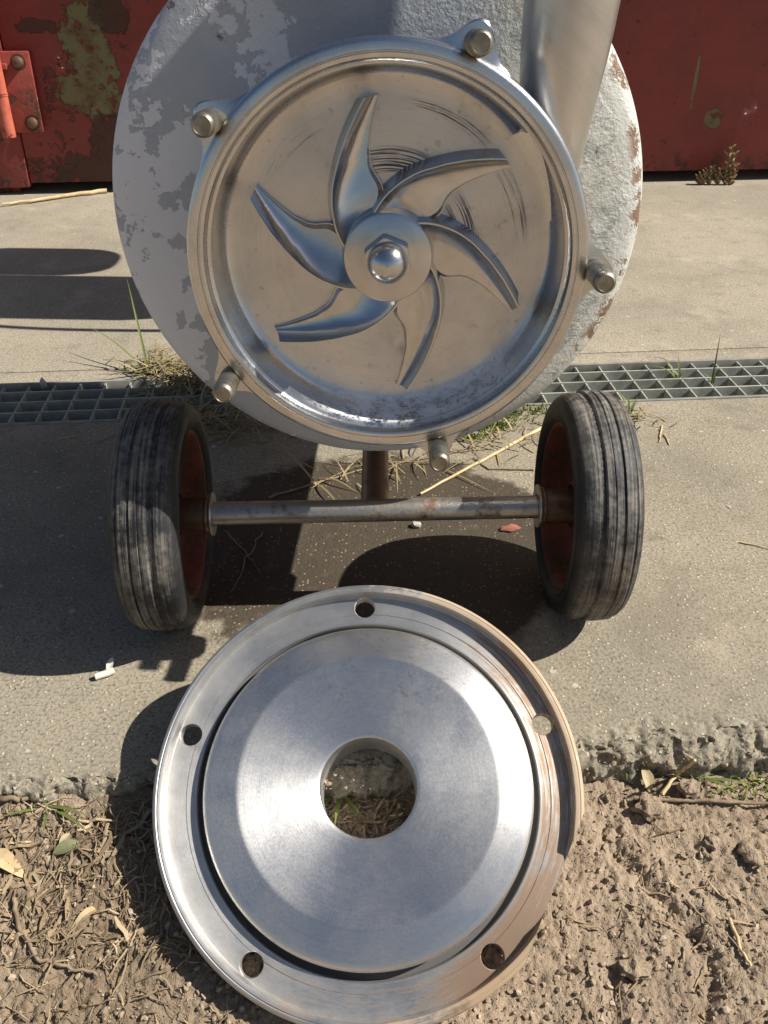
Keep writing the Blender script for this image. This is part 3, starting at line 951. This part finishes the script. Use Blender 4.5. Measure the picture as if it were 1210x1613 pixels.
def blade(path, w, curl=.15):
    """a grass blade: a folded, tapering ribbon with some thickness"""
    pts = [Vector(p) for p in path]; V_, F_ = [], []
    n = len(pts)
    for i, p in enumerate(pts):
        t = (pts[min(i + 1, n - 1)] - pts[max(i - 1, 0)]).normalized()
        s = t.cross(Vector((0, 0, 1)))
        s = s.normalized() if s.length > .05 else Vector((1, 0, 0))
        q = i / (n - 1); ww = w * (.75 + .5 * min(q * 4, 1) * (1 - q)) * (1 - q ** 2.5) + .0002
        nn = s.cross(t).normalized()
        V_ += [p - s * ww + nn * ww * .5, p - nn * .0003, p + s * ww + nn * ww * .5, p + nn * .0004]
    for i in range(n - 1):
        for k in range(4):
            a = i * 4
            F_.append((a + k, a + (k + 1) % 4, a + 4 + (k + 1) % 4, a + 4 + k))
    F_.append((0, 1, 2, 3)); F_.append(tuple((n - 1) * 4 + k for k in range(4)))
    return V_, F_


def arc_path(base, az, length, lift, droop, n=9):
    p = Vector(base); out = [p.copy()]
    el = lift
    for i in range(n - 1):
        st_ = length / (n - 1)
        p = p + Vector((cos(az) * cos(el), sin(az) * cos(el), sin(el))) * st_
        el -= droop / (n - 1); out.append(p.copy())
    lo = base[2] + .001
    return [Vector((q.x, q.y, max(q.z, lo))) for q in out]


def tuft(base, blades, label, mat, w=.0022, name='grass_tuft', group='grass tufts'):
    t = empty(name, base); tag(t, label, 'grass', group)
    for az, ln, lift, droop in blades:
        V_, F_ = blade(arc_path((random.uniform(-.004, .004), random.uniform(-.004, .004), -.002), R(az), ln, R(lift), R(droop)), w * random.uniform(.75, 1.15))
        obj('blade', mesh('blade', V_, F_, True, 60), mat, t)
    return t


b = on_ground(236, 590)
tuft(b, [(112, .20, 62, 25), (150, .165, 42, 35), (165, .10, 35, 50), (60, .08, 50, 70), (95, .06, 70, 60), (20, .07, 35, 60), (200, .08, 30, 50)], 'green tuft with long blades rising beyond the grate behind the left wheel', GREEN, .0024)
b = on_ground(1066, 598)
tuft(b, [(120, .075, 70, 110), (160, .07, 60, 100), (95, .05, 80, 40), (40, .03, 60, 60)], 'small green blades bending over the grate right of the wheel', GREEN, .0026)
b = on_ground(1122, 604)
tuft(b, [(85, .10, 88, 8), (70, .035, 70, 30), (140, .03, 60, 50)], 'thin upright green blade growing through the grate near the right edge', GREEN, .0018)
b = on_ground(992, 652)
tuft(b, [(120, .055, 60, 60), (60, .045, 50, 60), (-70, .03, 30, 60), (170, .05, 40, 50), (90, .04, 75, 30)], 'little green weed beside the dusty right tyre', GREEN, .0024)
b = on_ground(535, 1252)
tuft(b, [(-95, .05, 30, 40), (-60, .045, 30, 50), (0, .06, 25, 40), (60, .03, 60, 50), (140, .03, 50, 60), (180, .025, 40, 60), (-130, .04, 30, 40)], 'green weed seen through the centre hole of the cover', GREEN, .0024)
b = on_ground(1105, 1222)
tuft(b, [(8, .12, 10, 14), (-30, .04, 25, 40), (170, .04, 20, 30), (-10, .05, 12, 20)], 'flat green grass along the broken slab edge on the right', GREEN, .0018)
b = on_ground(985, 1232)
tuft(b, [(2, .055, 12, 20), (110, .03, 70, 40), (175, .025, 20, 40)], 'few green blades beside the dry leaf near the slab edge', GREEN, .0018)
b = on_ground(80, 1268)
tuft(b, [(200, .05, 20, 30), (-20, .05, 25, 40), (-80, .03, 25, 50), (-35, .06, 14, 20), (170, .03, 40, 60)], 'pale green blades under the slab edge at far left', GREEN, .0018)

# sedum by the container
sd = empty('sedum_plant', on_ground(1128, 291)); tag(sd, 'small reddish succulent growing at the foot of the red container', 'plant')
SED = m_stuff('sedum', [(.30, .15, .10), (.17, .17, .06), (.36, .22, .15)], .6)
for dx, hgt in ((-.05, .04), (-.03, .055), (.0, .05), (.025, .12), (.04, .10), (.05, .06), (-.06, .03)):
    parts = []
    for q in range(22):
        t = q / 21; a = q * 2.4
        c0 = Vector((dx + .004 * sin(q), 0, hgt * t)); d = Vector((cos(a), sin(a), .8)).normalized()
        V_, F_ = tube([c0, c0 + d * .009, c0 + d * .018], [.002, .0036, .0008], 6)
        parts.append((V_, F_))
    parts.append(tube([(dx, 0, -.003), (dx, 0, hgt)], .0016, 6))
    V_, F_ = join(parts); obj('stem', mesh('stem', V_, F_), SED, sd)


def dead_grass(name, label, spots, mat, cat='dead grass'):
    parts = []
    for px, py, spread, n, L, hmax in spots:
        c0 = on_ground(px, py)
        for _ in range(n):
            q = Vector((c0.x + random.gauss(0, spread), c0.y + random.gauss(0, spread * .55), c0.z + random.random() ** 2 * hmax))
            az = random.uniform(0, 2 * pi)
            parts.append(blade(arc_path(q, az, L * random.uniform(.4, 1.2), R(random.uniform(-5, 40)), R(random.uniform(10, 90)), 6), random.uniform(.0007, .0016)))
    V_, F_ = join(parts)
    return tag(obj(name, mesh(name, V_, F_, True, 60), mat), label, cat, kind='stuff')


dead_grass('dead_grass', 'matted dead grass over the gutter behind the left wheel',
           [(270, 590, .035, 130, .07, .025), (310, 610, .05, 160, .075, .03), (330, 660, .05, 110, .08, .012), (380, 680, .05, 60, .07, .008), (250, 575, .03, 60, .05, .03)], DRYGR)
dead_grass('root_litter', 'thin dry roots and straw lying under the pump', [(660, 720, .06, 26, .12, .002), (520, 760, .05, 16, .12, .002), (770, 700, .05, 30, .06, .006), (1000, 662, .025, 40, .035, .006), (870, 700, .05, 18, .06, .003)], DRYGR)
# moss
parts = []
for px, py, s, n in ((775, 672, .022, 240), (800, 655, .02, 140), (850, 648, .02, 90), (745, 690, .015, 90), (1150, 1222, .03, 60), (1195, 1228, .02, 40)):
    c0 = on_ground(px, py)
    for _ in range(n):
        q = c0 + Vector((random.gauss(0, s), random.gauss(0, s * .5), 0))
        u_, v_ = toUV(q)
        if v_ < SLAB_V: q.z = soil_at(u_, v_)
        parts.append(blade(arc_path(q, random.uniform(0, 6.28), random.uniform(.004, .014), R(random.uniform(30, 90)), R(50), 4), random.uniform(.0008, .0016)))
V_, F_ = join(parts)
tag(obj('moss', mesh('moss', V_, F_, True, 60), MOSS), 'green moss and fine weeds by the gutter and slab edge', 'moss', kind='stuff')

# straw and wood chips on the soil, mostly at left
parts = []


def litter(n, pxr, pyr, lmin, lmax, wmin, wmax, dens=None):
    k = 0
    while k < n:
        px, py = random.uniform(*pxr), random.uniform(*pyr)
        if dens and random.random() > dens(px, py): continue
        p = on_ground(px, py); u_, v_ = toUV(p)
        if v_ > SLAB_V - .006: continue
        k += 1
        L, w = random.uniform(lmin, lmax), random.uniform(wmin, wmax)
        az = random.gauss(1.0, .9); d = Vector((cos(az), sin(az), 0)) * L
        pts = []
        for i in range(4):
            q = p + d * (i / 3 - .5) + Vector((0, 0, 0)); uu, vv = toUV(q)
            q.z = soil_at(uu, min(vv, SLAB_V - .004)) + .0012 + random.random() * .004
            q.x += random.gauss(0, L * .07); q.y += random.gauss(0, L * .05); pts.append(q)
        V_, F_ = [], []
        s = Vector((-sin(az), cos(az), random.uniform(-.5, .5))) * w
        for i, q in enumerate(pts):
            e = .45 if i in (0, 3) else 1
            V_ += [q - s * e, q + s * e, q + s * e + Vector((0, 0, .0009)), q - s * e + Vector((0, 0, .0009))]
        for i in range(3):
            for j in range(4): F_.append((i * 4 + j, i * 4 + (j + 1) % 4, i * 4 + 4 + (j + 1) % 4, i * 4 + 4 + j))
        F_ += [(0, 1, 2, 3), (12, 13, 14, 15)]
        parts.append((V_, F_))


litter(620, (-60, 420), (1262, 1640), .006, .034, .0002, .0008, lambda x, y: .95 if x < 330 and y < 1520 else .35)
litter(60, (-40, 300), (1290, 1480), .014, .045, .0009, .0024)
litter(70, (880, 1240), (1200, 1640), .008, .035, .0004, .0011)
litter(120, (500, 680), (1190, 1330), .008, .03, .0004, .0014)
V_, F_ = join(parts)
tag(obj('straw_litter', mesh('straw_litter', V_, F_, False, None), STRAW), 'straw and wood chips strewn over the soil at left', 'straw', kind='stuff')

# crumbs of earth
ico = bmesh.new(); bmesh.ops.create_icosphere(ico, subdivisions=1, radius=1)
iv = np.array([v.co for v in ico.verts]); ifc = [tuple(v.index for v in f.verts) for f in ico.faces]; ico.free()
VV, FF = [], []
for _ in range(7500):
    px, py = random.uniform(-40, 1250), random.uniform(1190, 1660)
    if px < 500 and random.random() < .2: continue
    p = on_ground(px, py); u_, v_ = toUV(p)
    if v_ > SLAB_V - .012: continue
    r = .0008 + .0036 * random.random() ** 7
    M3 = np.array(Matrix.Rotation(random.random() * 6, 3, Vector((random.random() + .01, random.random(), random.random()))))
    q = (iv * (1 + rng.normal(0, .22, (len(iv), 1)))) * np.array([1, random.uniform(.6, 1), random.uniform(.5, .8)]) * r
    b0 = len(VV); VV += [tuple(x) for x in q @ M3.T + np.array(p) + [0, 0, r * .25]]; FF += [tuple(i + b0 for i in f) for f in ifc]
tag(obj('soil_crumbs', mesh('soil_crumbs', VV, FF, False, None), CRUMB), 'loose crumbs of dry earth over the soil', 'earth crumbs', kind='stuff')


def stalk(name, pxs, r, mat, label, cat, lift=0.0, wob=.0015, group=None):
    pts = []
    base = [on_ground(*p) for p in pxs]
    for i in range(len(base) - 1):
        for k in range(6):
            q = base[i].lerp(base[i + 1], k / 6); pts.append(q)
    pts.append(base[-1])
    n = len(pts)
    P = []
    for i, q in enumerate(pts):
        u_, v_ = toUV(q)
        z = soil_at(u_, v_) if v_ < SLAB_V - .004 else q.z
        P.append(Vector((q.x + random.gauss(0, wob), q.y + random.gauss(0, wob), max(z, q.z) + r * 1.05 + lift)))
    rr = [r * (1 - .45 * i / (n - 1)) * random.uniform(.98, 1.02) for i in range(n)]
    V_, F_ = tube(P, rr, 8)
    return tag(obj(name, mesh(name, V_, F_, True, 50), mat), label, cat, group)


stalk('straw_stalk', [(855, 676), (760, 728), (662, 781)], .0034, BONE, 'thick yellow straw stalk lying diagonally before the right wheel', 'straw', 0, .0004)
stalk('dry_stem', [(424, 785), (500, 762), (590, 735), (680, 722), (752, 704)], .0019, TWIG, 'long thin dry stem lying under the pump casing', 'stem')
stalk('dry_stem', [(840, 741), (770, 740), (745, 722)], .0015, TWIG, 'short bent dry stem ending at the right wheel', 'stem', 0, .0006)
stalk('dry_stem', [(414, 838), (392, 880), (365, 935)], .0014, TWIG, 'thin dry stem beside the left end of the axle', 'stem')
stalk('dry_stem', [(355, 838), (385, 868), (410, 905)], .0013, TWIG, 'thin dry stem crossing another by the left wheel', 'stem')
stalk('twig', [(168, 304), (90, 314), (5, 326)], .0075, BONE, 'pale bare twig lying along the red container at left', 'twig', 0, .004)
stalk('twig', [(998, 1262), (1090, 1264), (1160, 1268), (1240, 1270)], .0026, TWIG, 'long straight brown twig on the soil at right', 'twig', .002, .0006)
stalk('twig', [(1040, 1258), (1062, 1228), (1095, 1204)], .0024, BONE, 'forked pale stalk leaning on the slab edge at right', 'twig', .003, .0008)
stalk('twig', [(1148, 1450), (1165, 1500), (1182, 1525)], .0022, BONE, 'split yellow stalk standing out of the soil at lower right', 'twig', .001, .0002)
stalk('twig', [(1080, 1418), (1100, 1440), (1120, 1460)], .0016, TWIG, 'thin dark twig on bare soil right of the cover', 'twig', 0, .0006)
stalk('root', [(22, 1420), (35, 1470), (60, 1515), (110, 1528), (155, 1538)], .0024, TWIG, 'curved brown root on the soil at lower left', 'root', .001, .001)
stalk('twig', [(-5, 1266), (30, 1265), (56, 1262)], .0032, TWIG, 'short grey stick below the slab edge at far left', 'twig', .002, .0006)
for p0, p1, w_, lb in (((-8, 1352), (44, 1386), .0085, 'large pale wood splinter at the left edge'), ((152, 1438), (104, 1476), .0042, 'flat yellow wood splinter beside the shadow of the cover')):
    A_, B_ = on_ground(*p0), on_ground(*p1)
    V_, F_ = blade([A_.lerp(B_, t) + Vector((0, 0, .004 + .003 * sin(t * 5))) for t in (0, .2, .4, .6, .8, 1)], w_)
    tag(obj('wood_chip', mesh('wood_chip', V_, F_, True, 30), BONE), lb, 'wood chip')
stalk('straw_stalk', [(1042, 672), (1040, 690), (1038, 698)], .0017, BONE, 'short pale stalk on concrete below the right grate', 'straw', 0, .0004)
stalk('straw_stalk', [(1046, 686), (1051, 694), (1054, 702)], .0016, BONE, 'stubby second pale stalk on concrete below the right grate', 'straw', 0, .0004)
stalk('straw_stalk', [(1165, 855), (1190, 860), (1212, 866)], .0012, BONE, 'fine straw on bare concrete at the right edge', 'straw', 0, .0003)
stalk('straw_stalk', [(95, 692), (112, 690), (128, 686)], .0014, BONE, 'fine straw on shaded concrete left of the left wheel', 'straw', 0, .0003)


def lump(name, px, py, dims, mat, label, cat, seed=0, sub=2, rotz=0.0):
    bm = bmesh.new(); bmesh.ops.create_icosphere(bm, subdivisions=sub, radius=1)
    rs = random.Random(seed)
    k = [rs.uniform(1, 4) for _ in range(6)]
    for v in bm.verts:
        c = v.co; f = 1 + .16 * sin(c.x * k[0] * 2 + k[3]) + .13 * sin(c.y * k[1] * 2 + k[4]) + .1 * sin(c.z * k[2] * 3 + k[5])
        v.co = Vector((c.x * f * dims[0], c.y * f * dims[1], max(c.z * f, -.7) * dims[2]))
    me = bpy.data.meshes.new(name); bm.to_mesh(me); bm.free(); finish(me, True, 40)
    p = on_ground(px, py)
    o = obj(name, me, mat); o.location = p + Vector((0, 0, dims[2] * .62)); o.rotation_euler = (0, 0, rotz)
    return tag(o, label, cat)


BRICK = m_simple('brick_chip', (.33, .12, .085), (.24, .085, .06), 60, .9, .5)
PEB = m_simple('pale_pebble', (.48, .45, .40), (.32, .29, .25), 60, .85, .4)
lump('brick_chip', 803, 834, (.014, .007, .004), BRICK, 'flat red brick chip on wet concrete below the axle', 'brick chip', 2, 2, .2)
lump('pebble', 655, 830, (.0075, .006, .005), PEB, 'small pale pebble lying on damp concrete below the axle', 'pebble', 5)
lump('pebble', 70, 612, (.006, .006, .014), PEB, 'white pebble caught on the shaded grate at left', 'pebble', 8)
lump('pebble', 56, 745, (.004, .003, .002), PEB, 'tiny white pebble on shaded concrete at left', 'pebble', 9)
lump('pebble', 1148, 799, (.004, .003, .0015), PEB, 'tiny flat pale pebble on sunny concrete at right', 'pebble', 12)
for i, (px, py, s) in enumerate(((1022, 1278, .016), (1085, 1245, .012), (1180, 1350, .013), (1000, 1530, .013), (960, 1320, .010), (1120, 1330, .010))):
    lump('soil_clod', px, py, (s, s * .8, s * .55), SOIL, ['big clod of earth below the forked stalk', 'rounded clod of earth near the slab edge grass', 'clod of earth at the right edge of the soil', 'clod of earth beside the dark crack at lower right', 'small clod of earth just right of the cover rim', 'low clod of earth in the middle of the bare soil'][i], 'clod', 20 + i, 3, i)

# cigarette end
ce = empty('cigarette_end', on_ground(166, 1066)); ce.rotation_euler = (0, 0, R(28))
tag(ce, 'crumpled white cigarette end on concrete at the edge of the pump shadow', 'cigarette end')
PAPER = m_simple('cigarette_paper', (.72, .68, .60), (.58, .53, .45), 120, .85, .4, .0006)
V_, F_ = tube([(-.011, 0, .0042), (-.004, .0004, .0042), (.004, -.0006, .0045), (.0105, .0006, .0048)], [.0037, .0041, .0039, .0042], 14)
obj('filter', mesh('filter', V_, F_, True, 50), PAPER, ce)
V_, F_ = blade([(.006, .002, .006), (.009, .006, .010), (.012, .010, .013), (.014, .013, .014)], .004)
obj('torn_paper', mesh('torn_paper', V_, F_, True, 60), PAPER, ce)


def leaf(px, py, L, W, az, tilt, mat, label):
    V_, F_ = [], []
    n, m_ = 9, 5
    for i in range(n):
        t = i / (n - 1); w = W * (sin(pi * min(t * .97 + .015, 1)) ** .8)
        for j in range(m_):
            s = (j / (m_ - 1) - .5) * 2
            V_.append((t * L, s * w, .10 * L * sin(t * 3) + abs(s) * w * .45))
    k = len(V_); V_ += [(x, y, z - .0006) for x, y, z in V_]
    for i in range(n - 1):
        for j in range(m_ - 1):
            a = i * m_ + j; F_ += [(a, a + 1, a + m_ + 1, a + m_), (k + a, k + a + m_, k + a + m_ + 1, k + a + 1)]
    rim = [j for j in range(m_)] + [i * m_ + m_ - 1 for i in range(1, n)] + [(n - 1) * m_ + j for j in range(m_ - 2, -1, -1)] + [i * m_ for i in range(n - 2, 0, -1)]
    for a, b_ in zip(rim, rim[1:] + rim[:1]): F_.append((a, b_, k + b_, k + a))
    o = obj('leaf', mesh('leaf', V_, F_, True, 60), mat)
    o.location = on_ground(px, py) + Vector((0, 0, .004)); o.rotation_euler = (tilt[0], tilt[1], az)
    return tag(o, label, 'leaf')


GL = m_simple('grey_green_leaf', (.20, .21, .10), (.15, .15, .075), 60, .55, .3)
DL = m_simple('dry_leaf', (.42, .34, .20), (.30, .235, .13), 60, .7, .4)
leaf(85, 1349, .026, .0065, R(25), (.3, -.1, 0), GL, 'grey green leaf lying on the litter at left')
leaf(1022, 1252, .028, .007, R(100), (.2, -.5, 0), DL, 'dry curled tan leaf standing against the slab edge')
leaf(95, 1338, .016, .004, R(60), (.2, -.2, 0), DL, 'small withered leaf beside the grey green leaf')
